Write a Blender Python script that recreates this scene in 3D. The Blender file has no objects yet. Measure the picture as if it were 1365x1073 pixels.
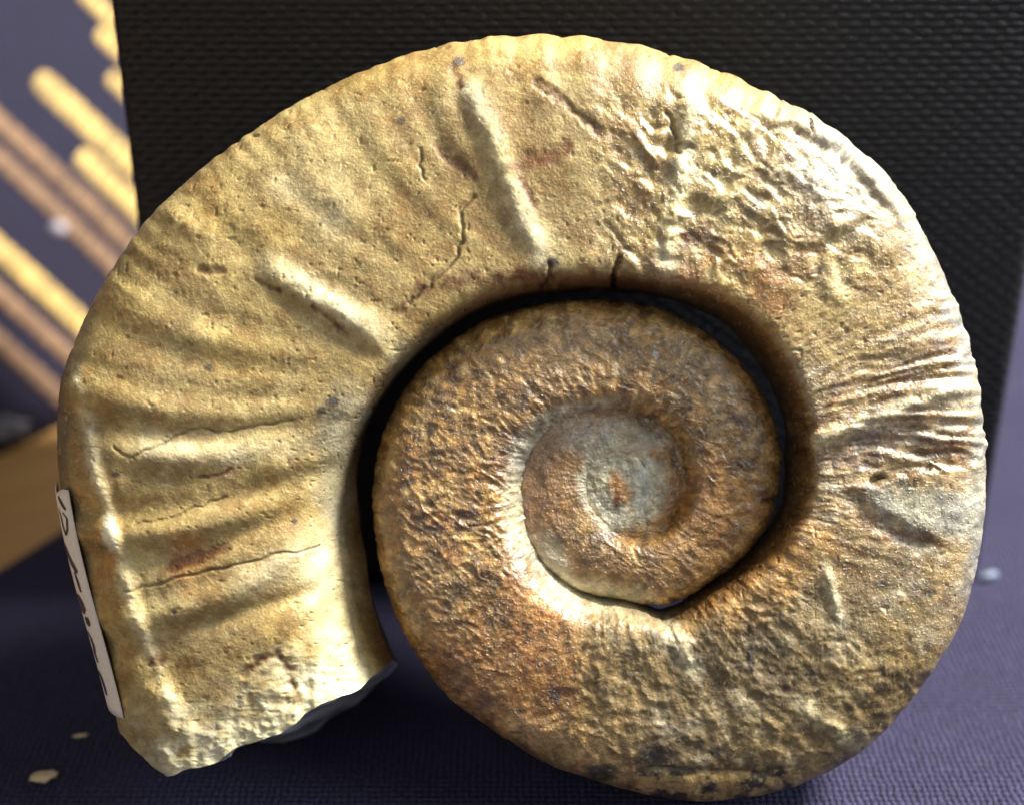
import bpy, math
import numpy as np
from mathutils import Matrix, Vector

S = bpy.context.scene
COL = S.collection
RNG = np.random.default_rng(7)

# ------------------------------------------------------------------ camera
PITCH = math.radians(26.0)          # camera looks down on the table
CAM_Z = 0.1430                      # lens height above the cloth (m)
DIST = 0.190                        # lens to the flank of the fossil (m)
sp, cp = math.sin(PITCH), math.cos(PITCH)
XL, YL, ZL = Vector((1, 0, 0)), Vector((0, sp, cp)), Vector((0, -cp, sp))
ROT = Matrix((XL, YL, ZL)).transposed()
CAM = Vector((0, 0, CAM_Z))

cd = bpy.data.cameras.new('camera')
cam = bpy.data.objects.new('camera', cd)
COL.objects.link(cam)
cam.matrix_world = Matrix.Translation(CAM) @ ROT.to_4x4()
cd.sensor_fit = 'HORIZONTAL'
cd.sensor_width = 36.0
cd.lens = 36.0 * 1900.0 / 1365.0
cd.clip_start = 0.005
cd.clip_end = 20.0
cd.dof.use_dof = True
cd.dof.focus_distance = 0.195
cd.dof.aperture_fstop = 8.0
S.camera = cam

# ------------------------------------------------------------------ light
w = bpy.data.worlds.new('World')
S.world = w
w.use_nodes = True
bg = w.node_tree.nodes['Background']
bg.inputs[0].default_value = (0.92, 0.96, 1.0, 1)
bg.inputs[1].default_value = 0.17


def area(name, direction, dist, size, energy, color, target=(0.0, 0.17, 0.05)):
    d = Vector(direction).normalized()
    l = bpy.data.lights.new(name, 'AREA')
    l.shape = 'DISK'
    l.size = size
    l.energy = energy
    l.color = color
    o = bpy.data.objects.new(name, l)
    COL.objects.link(o)
    o.location = Vector(target) + d * dist
    o.rotation_euler = d.to_track_quat('Z', 'Y').to_euler()
    return o


area('key_lamp', (0.62, 0.17, 0.78), 1.2, 0.30, 67.0, (1.0, 0.97, 0.90))
area('window_light', (0.78, -0.24, 0.52), 1.0, 0.45, 5.0, (0.78, 0.90, 1.0))
area('fill_light', (-0.35, -0.80, 0.60), 1.4, 1.0, 4.2, (1.0, 0.97, 0.92))  # added soft fill from the front left, lifts the shaded parts

S.view_settings.view_transform = 'Standard'
S.view_settings.look = 'None'
S.view_settings.exposure = 0.0
S.view_settings.gamma = 1.0
S.view_settings.use_curve_mapping = False
S.render.engine = 'CYCLES'
S.cycles.use_denoising = True
S.cycles.max_bounces = 6


# ------------------------------------------------------------------ helpers
def lin(c):
    c = np.asarray(c, float) / 255.0
    return np.where(c <= 0.04045, c / 12.92, ((c + 0.055) / 1.055) ** 2.4)


def ray(px, py):
    d = XL * ((px - 682.5) / 1900.0) - YL * ((py - 536.5) / 1900.0) - ZL
    return d


def on_table(px, py, z=0.0):
    """the place on the table top that the photograph shows at a pixel"""
    d = ray(px, py)
    t = (z - CAM.z) / d.z
    return CAM + d * t


def on_plane(px, py, p0, n):
    d = ray(px, py)
    t = (p0 - CAM).dot(n) / d.dot(n)
    return CAM + d * t


def mesh_obj(name, verts, faces, mat=None, parent=None, smooth=True):
    me = bpy.data.meshes.new(name)
    me.from_pydata([tuple(v) for v in verts], [], [tuple(f) for f in faces])
    me.update()
    if smooth:
        me.shade_smooth()
    o = bpy.data.objects.new(name, me)
    COL.objects.link(o)
    if mat:
        me.materials.append(mat)
    if parent:
        o.parent = parent
    return o


def np_mesh(name, V, F, mat=None, parent=None, normals=None):
    me = bpy.data.meshes.new(name)
    nf = len(F)
    me.vertices.add(len(V))
    me.vertices.foreach_set('co', np.ascontiguousarray(V, dtype=np.float32).ravel())
    me.loops.add(nf * 4)
    me.loops.foreach_set('vertex_index', np.ascontiguousarray(F, dtype=np.int32).ravel())
    me.polygons.add(nf)
    me.polygons.foreach_set('loop_start', np.arange(0, nf * 4, 4, dtype=np.int32))
    me.update(calc_edges=True)
    me.shade_smooth()
    o = bpy.data.objects.new(name, me)
    COL.objects.link(o)
    if mat:
        me.materials.append(mat)
    if parent:
        o.parent = parent
    return o


def point_color(o, name, C):
    a = o.data.attributes.new(name, 'FLOAT_COLOR', 'POINT')
    c = np.ones((len(C), 4), np.float32)
    c[:, :3] = C
    a.data.foreach_set('color', c.ravel())


def point_float(o, name, v):
    a = o.data.attributes.new(name, 'FLOAT', 'POINT')
    a.data.foreach_set('value', np.ascontiguousarray(v, dtype=np.float32))


def tag(o, label=None, cat=None, group=None, kind=None):
    if label:
        o['label'] = label
    if cat:
        o['category'] = cat
    if group:
        o['group'] = group
    if kind:
        o['kind'] = kind
    return o


class NT:
    """small node-graph builder"""
    def __init__(self, name):
        self.m = bpy.data.materials.new(name)
        self.m.use_nodes = True
        self.t = self.m.node_tree
        self.b = self.t.nodes['Principled BSDF']

    def n(self, typ, **kw):
        x = self.t.nodes.new(typ)
        for k, v in kw.items():
            setattr(x, k, v)
        return x

    def put(self, sock, v):
        if isinstance(v, bpy.types.NodeSocket):
            self.t.links.new(v, sock)
        elif isinstance(v, (tuple, list, np.ndarray)):
            v = tuple(float(q) for q in v)
            sock.default_value = v if len(v) == len(sock.default_value) else v + (1.0,)
        else:
            sock.default_value = v

    def math(self, op, a, b=None, c=None):
        x = self.n('ShaderNodeMath', operation=op)
        self.put(x.inputs[0], a)
        if b is not None:
            self.put(x.inputs[1], b)
        if c is not None:
            self.put(x.inputs[2], c)
        return x.outputs[0]

    def mix(self, f, a, b, mode='MIX'):
        x = self.n('ShaderNodeMix', data_type='RGBA', blend_type=mode)
        self.put(x.inputs[0], f)
        self.put(x.inputs[6], a)
        self.put(x.inputs[7], b)
        return x.outputs[2]

    def noise(self, vec, scale, detail=3.0, rough=0.55):
        x = self.n('ShaderNodeTexNoise')
        self.put(x.inputs['Vector'], vec)
        x.inputs['Scale'].default_value = scale
        x.inputs['Detail'].default_value = detail
        x.inputs['Roughness'].default_value = rough
        return x.outputs[0]

    def obj(self):
        return self.n('ShaderNodeTexCoord').outputs['Object']

    def scale(self, vec, s):
        x = self.n('ShaderNodeMapping')
        self.put(x.inputs['Vector'], vec)
        x.inputs['Scale'].default_value = s
        return x.outputs[0]

    def ramp(self, f, lo, hi):
        x = self.n('ShaderNodeMapRange')
        self.put(x.inputs[0], f)
        x.inputs[1].default_value = lo
        x.inputs[2].default_value = hi
        return x.outputs[0]

    def bump(self, h, dist, strength=1.0, normal=None):
        x = self.n('ShaderNodeBump')
        x.inputs['Strength'].default_value = strength
        x.inputs['Distance'].default_value = dist
        self.put(x.inputs['Height'], h)
        if normal is not None:
            self.put(x.inputs['Normal'], normal)
        return x.outputs[0]

    def base(self, color=None, rough=None, normal=None, spec=None):
        if color is not None:
            self.put(self.b.inputs['Base Color'], color)
        if rough is not None:
            self.put(self.b.inputs['Roughness'], rough)
        if normal is not None:
            self.put(self.b.inputs['Normal'], normal)
        if spec is not None:
            self.put(self.b.inputs['Specular IOR Level'], spec)
        return self.m


def weave_material(name, ax_u, ax_v, pu, pv, c_thread, c_gap, depth, rough, warp=1.0, weft=1.0,
                   tint=None, spec=0.35, wob=0.25):
    """plain weave of two thread sets; ax_u, ax_v name the object axes, pu, pv the thread pitch in metres"""
    g = NT(name)
    co = g.obj()
    n1 = g.noise(co, 260.0, 2.0)
    n2 = g.noise(co, 900.0, 2.0)
    sep = g.n('ShaderNodeSeparateXYZ')
    g.put(sep.inputs[0], co)
    u = g.math('MULTIPLY', sep.outputs[ax_u], 1.0 / pu)
    v = g.math('MULTIPLY', sep.outputs[ax_v], 1.0 / pv)
    wv = g.math('MULTIPLY', g.math('SUBTRACT', n1, 0.5), wob * 4.0)
    wv2 = g.math('MULTIPLY', g.math('SUBTRACT', n2, 0.5), wob * 2.0)
    u = g.math('ADD', u, g.math('ADD', wv, wv2))
    v = g.math('ADD', v, g.math('SUBTRACT', wv2, g.math('MULTIPLY', wv, 0.6)))
    iu, iv = g.math('FLOOR', u), g.math('FLOOR', v)
    pi = math.pi
    su = g.math('ABSOLUTE', g.math('SINE', g.math('MULTIPLY', u, pi)))
    sv = g.math('ABSOLUTE', g.math('SINE', g.math('MULTIPLY', v, pi)))
    cu = g.math('COSINE', g.math('MULTIPLY', g.math('ADD', g.math('SUBTRACT', v, 0.5), iu), pi))
    cv = g.math('COSINE', g.math('MULTIPLY', g.math('ADD', g.math('SUBTRACT', u, 0.5), iv), pi))
    hw = g.math('ADD', g.math('MULTIPLY', su, 0.55), g.math('MULTIPLY', cu, 0.30 * warp))
    hf = g.math('SUBTRACT', g.math('MULTIPLY', sv, 0.55), g.math('MULTIPLY', cv, 0.30 * weft))
    hw = g.math('ADD', hw, warp - 1.0)
    hf = g.math('ADD', hf, weft - 1.0)
    h = g.math('MAXIMUM', hw, hf)
    fine = g.noise(co, 5200.0, 2.0)
    h = g.math('ADD', h, g.math('MULTIPLY', g.math('SUBTRACT', fine, 0.5), 0.35))
    nrm = g.bump(h, depth, 1.0)
    f = g.ramp(h, 0.15, 0.8)
    c = g.mix(f, c_gap, c_thread)
    fuzz = g.noise(co, 2300.0, 3.0)
    c = g.mix(g.ramp(fuzz, 0.42, 0.68), c, tuple(1.7 * q for q in c_thread))
    if tint is not None:
        big = g.noise(co, 22.0, 4.0)
        c = g.mix(g.ramp(big, 0.40, 0.66), c, tint, 'MULTIPLY')
    return g.base(c, rough, nrm, spec)


def plain(name, rgb, rough=0.7, bump=None, var=0.15, scale=800.0):
    g = NT(name)
    co = g.obj()
    n = g.noise(co, scale, 4.0)
    c = g.mix(g.ramp(n, 0.3, 0.7), tuple(q * (1 - var) for q in rgb), tuple(q * (1 + var) for q in rgb))
    nrm = g.bump(g.noise(co, scale * 2.0, 3.0), bump) if bump else None
    return g.base(c, rough, nrm)


# ------------------------------------------------------------------ value noise (numpy)
def _hash(ix, iy, iz):
    h = (ix.astype(np.uint32) * np.uint32(374761393) + iy.astype(np.uint32) * np.uint32(668265263)
         + iz.astype(np.uint32) * np.uint32(2147483647))
    h = (h ^ (h >> np.uint32(13))) * np.uint32(1274126177)
    h = (h ^ (h >> np.uint32(15))) * np.uint32(2246822519)
    return ((h ^ (h >> np.uint32(16))) & np.uint32(0xFFFF)).astype(np.float32) / 32767.5 - 1.0


def vnoise(x, y, seed=0):
    x = np.asarray(x, np.float64) + 1000.0
    y = np.asarray(y, np.float64) + 1000.0
    ix, iy = np.floor(x).astype(np.int64), np.floor(y).astype(np.int64)
    fx, fy = (x - ix).astype(np.float32), (y - iy).astype(np.float32)
    ux, uy = fx * fx * (3 - 2 * fx), fy * fy * (3 - 2 * fy)
    s = np.full(ix.shape, seed * 7919 + 13, np.int64)
    a, b = _hash(ix, iy, s), _hash(ix + 1, iy, s)
    c, d = _hash(ix, iy + 1, s), _hash(ix + 1, iy + 1, s)
    return (a + (b - a) * ux) * (1 - uy) + (c + (d - c) * ux) * uy


def fbm(x, y, seed=0, octs=4, gain=0.55):
    t, a, s = 0.0, 1.0, 0.0
    for k in range(octs):
        ca, sa = math.cos(0.6 * k), math.sin(0.6 * k)
        t = t + a * vnoise((x * ca - y * sa) * 2.0 ** k, (x * sa + y * ca) * 2.0 ** k, seed + 31 * k)
        s += a
        a *= gain
    return t / s


def ridged(x, y, seed=0, octs=3):
    t, a, s = 0.0, 1.0, 0.0
    for k in range(octs):
        t = t + a * (1.0 - 2.0 * np.abs(vnoise(x * 2.0 ** k, y * 2.0 ** k, seed + 17 * k)))
        s += a
        a *= 0.5
    return t / s


def sstep(a, b, x):
    t = np.clip((x - a) / (b - a), 0, 1)
    return t * t * (3 - 2 * t)


# ================================================================== SETTING
# table top of brown wood
def wood_material():
    g = NT('table_wood')
    co = g.obj()
    rot = g.n('ShaderNodeMapping')
    g.put(rot.inputs['Vector'], co)
    rot.inputs['Rotation'].default_value = (0, 0, math.radians(-38))
    s = g.scale(rot.outputs[0], (14.0, 140.0, 14.0))
    grain = g.noise(s, 1.0, 6.0, 0.6)
    broad = g.noise(g.scale(rot.outputs[0], (5.0, 38.0, 5.0)), 1.0, 3.0)
    c = g.mix(g.ramp(grain, 0.3, 0.7), lin((184, 136, 76)), lin((222, 178, 114)))
    c = g.mix(g.ramp(broad, 0.35, 0.7), c, lin((200, 150, 88)))
    return g.base(c, 0.45, g.bump(grain, 0.0003))


M_wood = wood_material()
TZ = -0.0016
tx0, tx1, ty0, ty1 = -0.45, 0.45, -0.10, 0.75
tv = [(x, y, z) for z in (TZ - 0.022, TZ - 0.001) for x, y in ((tx0, ty0), (tx1, ty0), (tx1, ty1), (tx0, ty1))]
e = 0.001
tv += [(tx0 + e, ty0 + e, TZ), (tx1 - e, ty0 + e, TZ), (tx1 - e, ty1 - e, TZ), (tx0 + e, ty1 - e, TZ)]
tf = [(3, 2, 1, 0)] + [(i, (i + 1) % 4, 4 + (i + 1) % 4, 4 + i) for i in range(4)] \
    + [(4 + i, 4 + (i + 1) % 4, 8 + (i + 1) % 4, 8 + i) for i in range(4)] + [(8, 9, 10, 11)]
table = mesh_obj('table_top', tv, tf, M_wood, smooth=False)
tag(table, 'brown wooden table top showing beside the navy cloth', 'table', kind='structure')

# navy woven cloth the fossil stands on: a sheet whose left hem runs obliquely to the back
M_cloth = weave_material('navy_cloth_weave', 0, 1, 0.00100, 0.00106, lin((50, 47, 74)), lin((3, 3, 6)),
                         0.00080, 0.75, tint=(0.80, 0.78, 0.82), spec=0.30)
ea, eb = on_table(0, 750), on_table(85, 697)
ed = (eb - ea).normalized()
NU, NV = 150, 170
yy = np.linspace(-0.06, 0.60, NV)
V = []
for y in yy:
    xl = ea.x + (y - ea.y) / ed.y * ed.x
    xl = max(xl, -0.36)
    xr = 0.36
    xx = np.linspace(xl, xr, NU)
    V.append(np.stack([xx, np.full(NU, y), np.zeros(NU)], 1))
V = np.array(V)
X, Y = V[..., 0], V[..., 1]
V[..., 2] = 0.0006 * fbm(X * 22, Y * 22, 5, 3) - 0.0003
# lie flat under the fossil and the block
near = np.exp(-((Y - 0.18) / 0.06) ** 2) * np.exp(-(X / 0.09) ** 2)
V[..., 2] = V[..., 2] * (1 - 0.8 * near)
# the free hem drops on to the wood
V[:, 0, 2] = TZ + 0.0002
V[:, 1, 2] = np.minimum(V[:, 1, 2], -0.0002)
idx = np.arange(NU * NV).reshape(NV, NU)
F = np.stack([idx[:-1, :-1], idx[:-1, 1:], idx[1:, 1:], idx[1:, :-1]], -1).reshape(-1, 4)
cloth = np_mesh('tablecloth', V.reshape(-1, 3), F, M_cloth)
tag(cloth, 'dark navy woven cloth spread under the spiral fossil', 'tablecloth', kind='structure')

# ================================================================== THE AMMONITE
# Built in its own plane: x right, y up, z out of the flank, unit 0.1 mm; the coil axis stands at CX, CY.
U = 1e-4
D = DIST / U
CX, CY = 825.0 - 682.5, -(652.0 - 536.5)
ZMID = -140.0

OUT = [(162, 988), (150, 932), (128, 850), (105, 770), (86, 690), (77, 630), (75, 570), (80, 510), (100, 455),  # this and the next two rims are traced in image pixels
       (130, 390), (165, 335), (190, 300), (235, 255), (330, 180), (430, 120), (540, 75), (620, 55), (720, 47),
       (830, 57), (920, 80), (1000, 112), (1060, 150), (1120, 195), (1180, 245), (1225, 300), (1265, 380),
       (1290, 450), (1305, 530), (1313, 600), (1312, 680), (1300, 760), (1280, 830), (1240, 895), (1200, 950),
       (1150, 1000), (1080, 1040), (1000, 1062), (920, 1067), (850, 1055), (780, 1035), (720, 1013), (685, 990),
       (640, 960), (590, 920), (555, 870), (520, 800), (502, 720), (498, 640), (510, 580), (545, 510), (590, 465),
       (650, 427), (720, 407), (800, 402), (880, 413), (950, 450), (1000, 500), (1033, 570), (1040, 630),
       (1030, 680), (1000, 730), (950, 770), (882, 806)]
CORE = [(830, 800), (770, 785), (722, 740), (702, 680), (705, 620), (730, 577), (780, 553), (830, 551), (880, 572),
        (906, 620), (903, 670), (880, 705), (835, 712), (792, 690), (774, 652), (783, 617), (815, 600), (850, 607),
        (868, 635), (866, 662), (850, 680), (825, 686), (800, 670), (795, 645), (808, 622), (830, 618), (848, 635),
        (848, 655), (836, 668), (818, 664), (810, 648), (822, 634), (836, 644), (834, 656), (823, 656)]
INN = [(535, 905), (531, 885), (513, 845), (500, 800), (491, 740), (481, 680), (478, 620), (492, 565), (525, 510), (570, 462),
       (620, 425), (680, 401), (740, 392), (800, 389), (880, 397), (940, 416), (986, 451), (1020, 498), (1041, 554),
       (1047, 612), (1041, 670), (1016, 712), (982, 746), (938, 778), (876, 812)]


def plan(pts, z):  # image pixels brought on to the fossil plane at height z
    p = np.array(pts, float)
    k = (D - z) / D
    return np.stack([(p[:, 0] - 682.5) * k, -(p[:, 1] - 536.5) * k], 1)


def polar(P, start):
    dx, dy = P[:, 0] - CX, P[:, 1] - CY
    a = np.degrees(np.unwrap(np.arctan2(-dy, dx)))
    a += 360 * round((start - a[0]) / 360)
    return a, np.hypot(dx, dy)


def zspread(n, a, b):
    return np.linspace(a, b, n)


Po = np.concatenate([plan(OUT[:47], -95.0), plan(OUT[47:], -112.0), plan(CORE[:12], -95.0), plan(CORE[12:], -105.0)])
ao, ro_ = polar(Po, 150)
order = np.argsort(ao)
ao, ro_ = ao[order], ro_[order]
Pi = plan(INN, -118.0)
ai, ri_ = polar(Pi, 150)
A0 = 128.0
A1 = ao[-1]
g_ang = np.arange(A0 - 10, A1 + 10, 0.25)


def smooth(v, k):
    ker = np.exp(-0.5 * (np.arange(-3 * k, 3 * k + 1) / k) ** 2)
    ker /= ker.sum()
    return np.convolve(np.pad(v, 3 * k, mode='edge'), ker, 'valid')


g_ro = smooth(np.interp(g_ang, ao, ro_), 10)
g_ri_gap = np.interp(g_ang, ai, ri_)
g_next = np.interp(g_ang + 360, g_ang, g_ro)
last = g_ang + 360 > A1
g_next[last] = 2.0
blend = sstep(428, 438, g_ang)
g_ri = g_ri_gap * (1 - blend) + (g_next - 5.0) * blend
g_ri = smooth(g_ri, 8)
g_ri = np.minimum(g_ri, g_ro - 3)
HT = [(120, 140), (270, 139), (360, 130), (450, 120), (540, 106), (630, 96), (720, 86), (810, 76), (900, 66),
      (990, 62), (1080, 58), (1140, 56), (1260, 55), (1900, 55)]

# stations along the coil, about two units apart
ang = [A0]
while ang[-1] < A1:
    r = np.interp(ang[-1], g_ang, 0.5 * (g_ro + g_ri)) * 1.02
    ang.append(ang[-1] + math.degrees(1.95 / max(r, 40.0)))
ang = np.array(ang)
NP_ = len(ang)
RO, RI = np.interp(ang, g_ang, g_ro), np.interp(ang, g_ang, g_ri)
HH = np.interp(ang, [p[0] for p in HT], [p[1] for p in HT])


def spline(pts, n):
    p = np.array(pts, float)
    t = np.concatenate([[0], np.cumsum(np.hypot(np.diff(p[:, 0]) * 300, np.diff(p[:, 1]) * 130))])
    tt = np.linspace(0, t[-1], 1200)
    q = np.stack([np.interp(tt, t, p[:, 0]), np.interp(tt, t, p[:, 1])], 1)
    for c in range(2):
        a, b = q[0, c], q[-1, c]
        q[:, c] = smooth(q[:, c], 22)
        q[0, c], q[-1, c] = a, b
    L = np.concatenate([[0], np.cumsum(np.hypot(np.diff(q[:, 0]) * 300, np.diff(q[:, 1]) * 130))])
    s = np.linspace(0, L[-1], n)
    return np.stack([np.interp(s, L, q[:, 0]), np.interp(s, L, q[:, 1])], 1)


NW = 236
PA = spline([(0, 0), (.004, .2), (.018, .42), (.05, .62), (.10, .78), (.17, .885), (.28, .955), (.42, .98), (.58, .99),
             (.72, .99), (.86, 1.0), (.935, .998), (.968, .975), (.984, .90), (.993, .72), (.998, .4), (1.0, 0)], NW)
PL = spline([(0, 0), (.006, .18), (.03, .38), (.07, .54), (.12, .70), (.16, .83), (.19, .93), (.225, .945), (.30, .945),
             (.42, .985), (.56, 1.0), (.68, .99), (.77, .95), (.83, .87), (.875, .73), (.92, .48), (.96, .22), (1.0, 0)], NW)
PR = spline([(0, 0), (.006, .24), (.026, .48), (.062, .68), (.12, .83), (.22, .925), (.36, .97), (.48, .99), (.62, 1.0), (.74, .99), (.82, .95),
             (.87, .84), (.92, .64), (.96, .54), (1.0, .44)], NW)
PC = spline([(0, .2), (.005, .62), (.03, .84), (.12, .92), (.28, .95), (.45, 1.0), (.62, .99), (.78, .97), (.90, .94), (1.0, .88)], NW)
PD = spline([(0, .88), (.005, .94), (.04, .97), (.5, 1.0), (.96, .97), (1.0, .92)], NW)
wl = 1 - sstep(166, 198, ang)
wr = sstep(395, 520, ang)
wc = sstep(770, 850, ang)
prof = PA[None] * (1 - wl[:, None, None]) + PL[None] * wl[:, None, None]
prof = prof * (1 - wr[:, None, None]) + PR[None] * wr[:, None, None]
prof = prof * (1 - wc[:, None, None]) + PC[None] * wc[:, None, None]
wd_ = sstep(1060, 1120, ang)
prof = prof * (1 - wd_[:, None, None]) + PD[None] * wd_[:, None, None]
NBK = 22
tb = np.linspace(0, 1, NBK + 2)[1:-1]
wb, hb = 0.5 + 0.5 * np.cos(np.pi * tb), -np.sin(np.pi * tb) ** 0.6
back = np.broadcast_to(np.stack([wb, hb * 0.98], 1)[None], (NP_, NBK, 2))
sec = np.concatenate([prof, back], 1)                      # closed section: front then back
NS = sec.shape[1]
Wc, Hc = sec[..., 0], sec[..., 1]
# fit the widest and narrowest sight of each section to the traced rims
def fit(target, pick, R, lo, hi):
    tp = np.array(target, float) - np.array([[825.0, 652.0]])
    ta = np.degrees(np.unwrap(np.arctan2(tp[:, 1], tp[:, 0])))
    ta += 360 * round((150 - ta[0]) / 360)
    tr = np.hypot(tp[:, 0], tp[:, 1])
    rr = RO[:, None] * (1 - Wc) + RI[:, None] * Wc
    t_ = np.radians(ang)[:, None]
    x, y, z = CX + rr * np.cos(t_), CY - rr * np.sin(t_), ZMID + HH[:, None] * Hc
    k_ = D / (D - z)
    qx, qy = x * k_ + 682.5 - 825.0, 536.5 - y * k_ - 652.0
    qr = np.hypot(qx, qy)
    i_ = pick(qr, axis=1)
    n_ = np.arange(NP_)
    qa = np.degrees(np.arctan2(qy[n_, i_], qx[n_, i_]))
    qa += 360 * np.round((ang - qa) / 360)
    err = np.interp(qa, ta, tr) - qr[n_, i_]
    wgt = sstep(lo - 1, lo + 1, ang) * (1 - sstep(hi - 15, hi, ang))
    return R + smooth(err * wgt, 12)


for _ in range(5):
    RO = fit(OUT, np.argmax, RO, 120, 790)
    RI = fit(INN, np.argmin, RI, 120, 436)
print('fit', RO.min(), (RO - RI).min())
# broken mouth: the end of the coil is a ragged oblique line, further on at depth
mouth_w = [0, .04, .10, .17, .26, .36, .46, .58, .72, .84, .93, 1.0]
mouth_a = [153.5, 152.6, 150.4, 147.6, 146.6, 145.2, 146.0, 145.0, 144.3, 143.6, 143.4, 144.0]
ms = np.interp(Wc[0], mouth_w, mouth_a)
ms = ms - 6.4 * np.clip(0.5 - 0.5 * Hc[0], 0, 1) * sstep(0.16, 0.5, Wc[0])
ms = ms + 0.7 * vnoise(Wc[0] * 8, Hc[0] * 3, 3) + 0.14 * vnoise(Wc[0] * 30, Hc[0] * 7, 4)
fall = np.clip((190.0 - ang) / (190.0 - A0), 0, 1)[:, None]
ANG = ang[:, None] + fall * (ms[None] - A0)
RR = RO[:, None] * (1 - Wc) + RI[:, None] * Wc
RO = RO + 14.0 * sstep(835, 880, ang) - 5.0 * sstep(1080, 1130, ang)
RR = np.interp(ANG, ang, RO) * (1 - Wc) + np.interp(ANG, ang, RI) * Wc
th = np.radians(ANG)
PX = CX + RR * np.cos(th)
PY = CY - RR * np.sin(th)
PZ = ZMID + HH[:, None] * Hc
P = np.stack([PX, PY, PZ], -1)


def grid_normals(P):
    du = np.gradient(P, axis=0)
    dv = np.roll(P, -1, 1) - np.roll(P, 1, 1)
    n = np.cross(dv, du)
    return n / np.maximum(np.linalg.norm(n, axis=-1, keepdims=True), 1e-9)


N = grid_normals(P)
i0 = (NP_ // 3, NW // 2)
if N[i0][2] < 0:
    N = -N

# front points projected through the camera; details below are laid out in image pixels
kz = D / (D - PZ[:, :NW])
QX = 682.5 + PX[:, :NW] * kz
QY = 536.5 - PY[:, :NW] * kz
W_ = Wc[:, :NW]
H_ = Hc[:, :NW]
A_ = ANG[:, :NW]
arc = np.concatenate([[0], np.cumsum(np.radians(np.diff(ang)) * 0.5 * (RO + RI)[1:])])
SA = np.broadcast_to(arc[:, None], QX.shape)               # along the coil
QW = W_ * (RO - RI)[:, None]                               # across the whorl

DISP = np.zeros_like(QX)
OUTER = 1 - sstep(385, 470, A_)
INNER = sstep(440, 520, A_) * (1 - sstep(800, 850, A_))
CORE_M = sstep(800, 850, A_)
flank = sstep(0.25, 0.7, H_)


def pdist(pts, pad):
    """distance to a polyline for points in reach: (mask, distance, signed side, position 0..1)"""
    p = np.array(pts, float)
    m = (QX > p[:, 0].min() - pad) & (QX < p[:, 0].max() + pad) & (QY > p[:, 1].min() - pad) & (QY < p[:, 1].max() + pad)
    x, y = QX[m], QY[m]
    best = np.full(x.shape, 1e9)
    side = np.zeros_like(best)
    pos = np.zeros_like(best)
    seg = np.hypot(*np.diff(p, axis=0).T)
    cum = np.concatenate([[0], np.cumsum(seg)])
    for k in range(len(p) - 1):
        dx, dy = p[k + 1] - p[k]
        t = np.clip(((x - p[k, 0]) * dx + (y - p[k, 1]) * dy) / (seg[k] ** 2), 0, 1)
        ex, ey = x - p[k, 0] - t * dx, y - p[k, 1] - t * dy
        d = np.hypot(ex, ey)
        b = d < best
        best[b] = d[b]
        side[b] = np.sign(dx * ey - dy * ex)[b]
        pos[b] = ((cum[k] + t * seg[k]) / cum[-1])[b]
    return m, best, side, pos


def wob_pts(pts, amp, seed, n=6):
    p = np.array(pts, float)
    out = []
    for k in range(len(p) - 1):
        for j in range(n):
            out.append(p[k] + (p[k + 1] - p[k]) * j / n)
    out.append(p[-1])
    out = np.array(out)
    r = np.random.default_rng(seed)
    out[1:-1] += r.normal(0, amp, (len(out) - 2, 2))
    return out


def zone(x0, y0, x1, y1, soft):
    return (sstep(x0 - soft, x0 + soft, QX) * (1 - sstep(x1 - soft, x1 + soft, QX))
            * sstep(y0 - soft, y0 + soft, QY) * (1 - sstep(y1 - soft, y1 + soft, QY)))


def ridge(pts, width, amp, ends=0.12, rough=0.0, seed=1):
    m, d, s, t = pdist(wob_pts(pts, width * 0.06, seed), width * 3.2)
    f = np.exp(-(d / width) ** 2) * sstep(0, ends, t) * (1 - sstep(1 - ends, 1, t))
    if rough:
        f = f * (1 + rough * fbm(QX[m] / 16, QY[m] / 16, seed + 5, 3))
    DISP[m] += 0.62 * amp * f


def step(pts, amp, width, reach, seed=1, wob=2.0):
    """surface breaks away along a line: the right-hand side stands proud and dies out over the reach"""
    m, d, s, t = pdist(wob_pts(pts, wob, seed), reach * 2)
    f = (np.tanh(s * d / width) * 0.5 + 0.5) * np.exp(-(d / reach) ** 2) * sstep(0, .35, t) * (1 - sstep(.65, 1, t))
    DISP[m] += amp * f


# ---- relief: growth ribs and constrictions
ph = A_ + 7.0 * (1 - W_) + 5.0 * np.sin(W_ * 3.0)
ribl = np.exp(-((W_ - 0.40) / 0.42) ** 2)
leftz = 1 - sstep(235, 262, A_)
r1 = np.sin(np.radians(ph * 360 / 9.0) + 1.4 * vnoise(A_ / 9.0, W_ * 2, 9)) + 0.5 * np.sin(np.radians(ph * 360 / 5.1) + 2)
DISP += 5.0 * r1 * (1 - 0.75 * sstep(186, 204, A_)) * leftz * ribl * flank * sstep(150, 165, A_)
topz = sstep(230, 255, A_) * (1 - sstep(300, 320, A_))
r2 = np.sin(np.radians(ph * 360 / 6.2) + 2.2 * vnoise(A_ / 7.0, W_ * 3, 10))
DISP += 1.6 * r2 * topz * (1 - sstep(.2, .6, W_))
# fine ribs over the outer rim
rim = 1 - sstep(0.10, 0.26, W_)
r3 = np.sin(np.radians(ph * 360 / 2.35) + 1.6 * vnoise(A_ / 4.0, W_ * 5, 11))
DISP += 1.3 * r3 * rim * (0.5 + 0.8 * fbm(A_ / 9.0, W_ * 4, 15, 2)) * sstep(183, 200, A_) * (1 - sstep(290, 330, A_)) * (0.6 + 0.4 * vnoise(A_ / 6, W_ * 3, 12))
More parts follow.
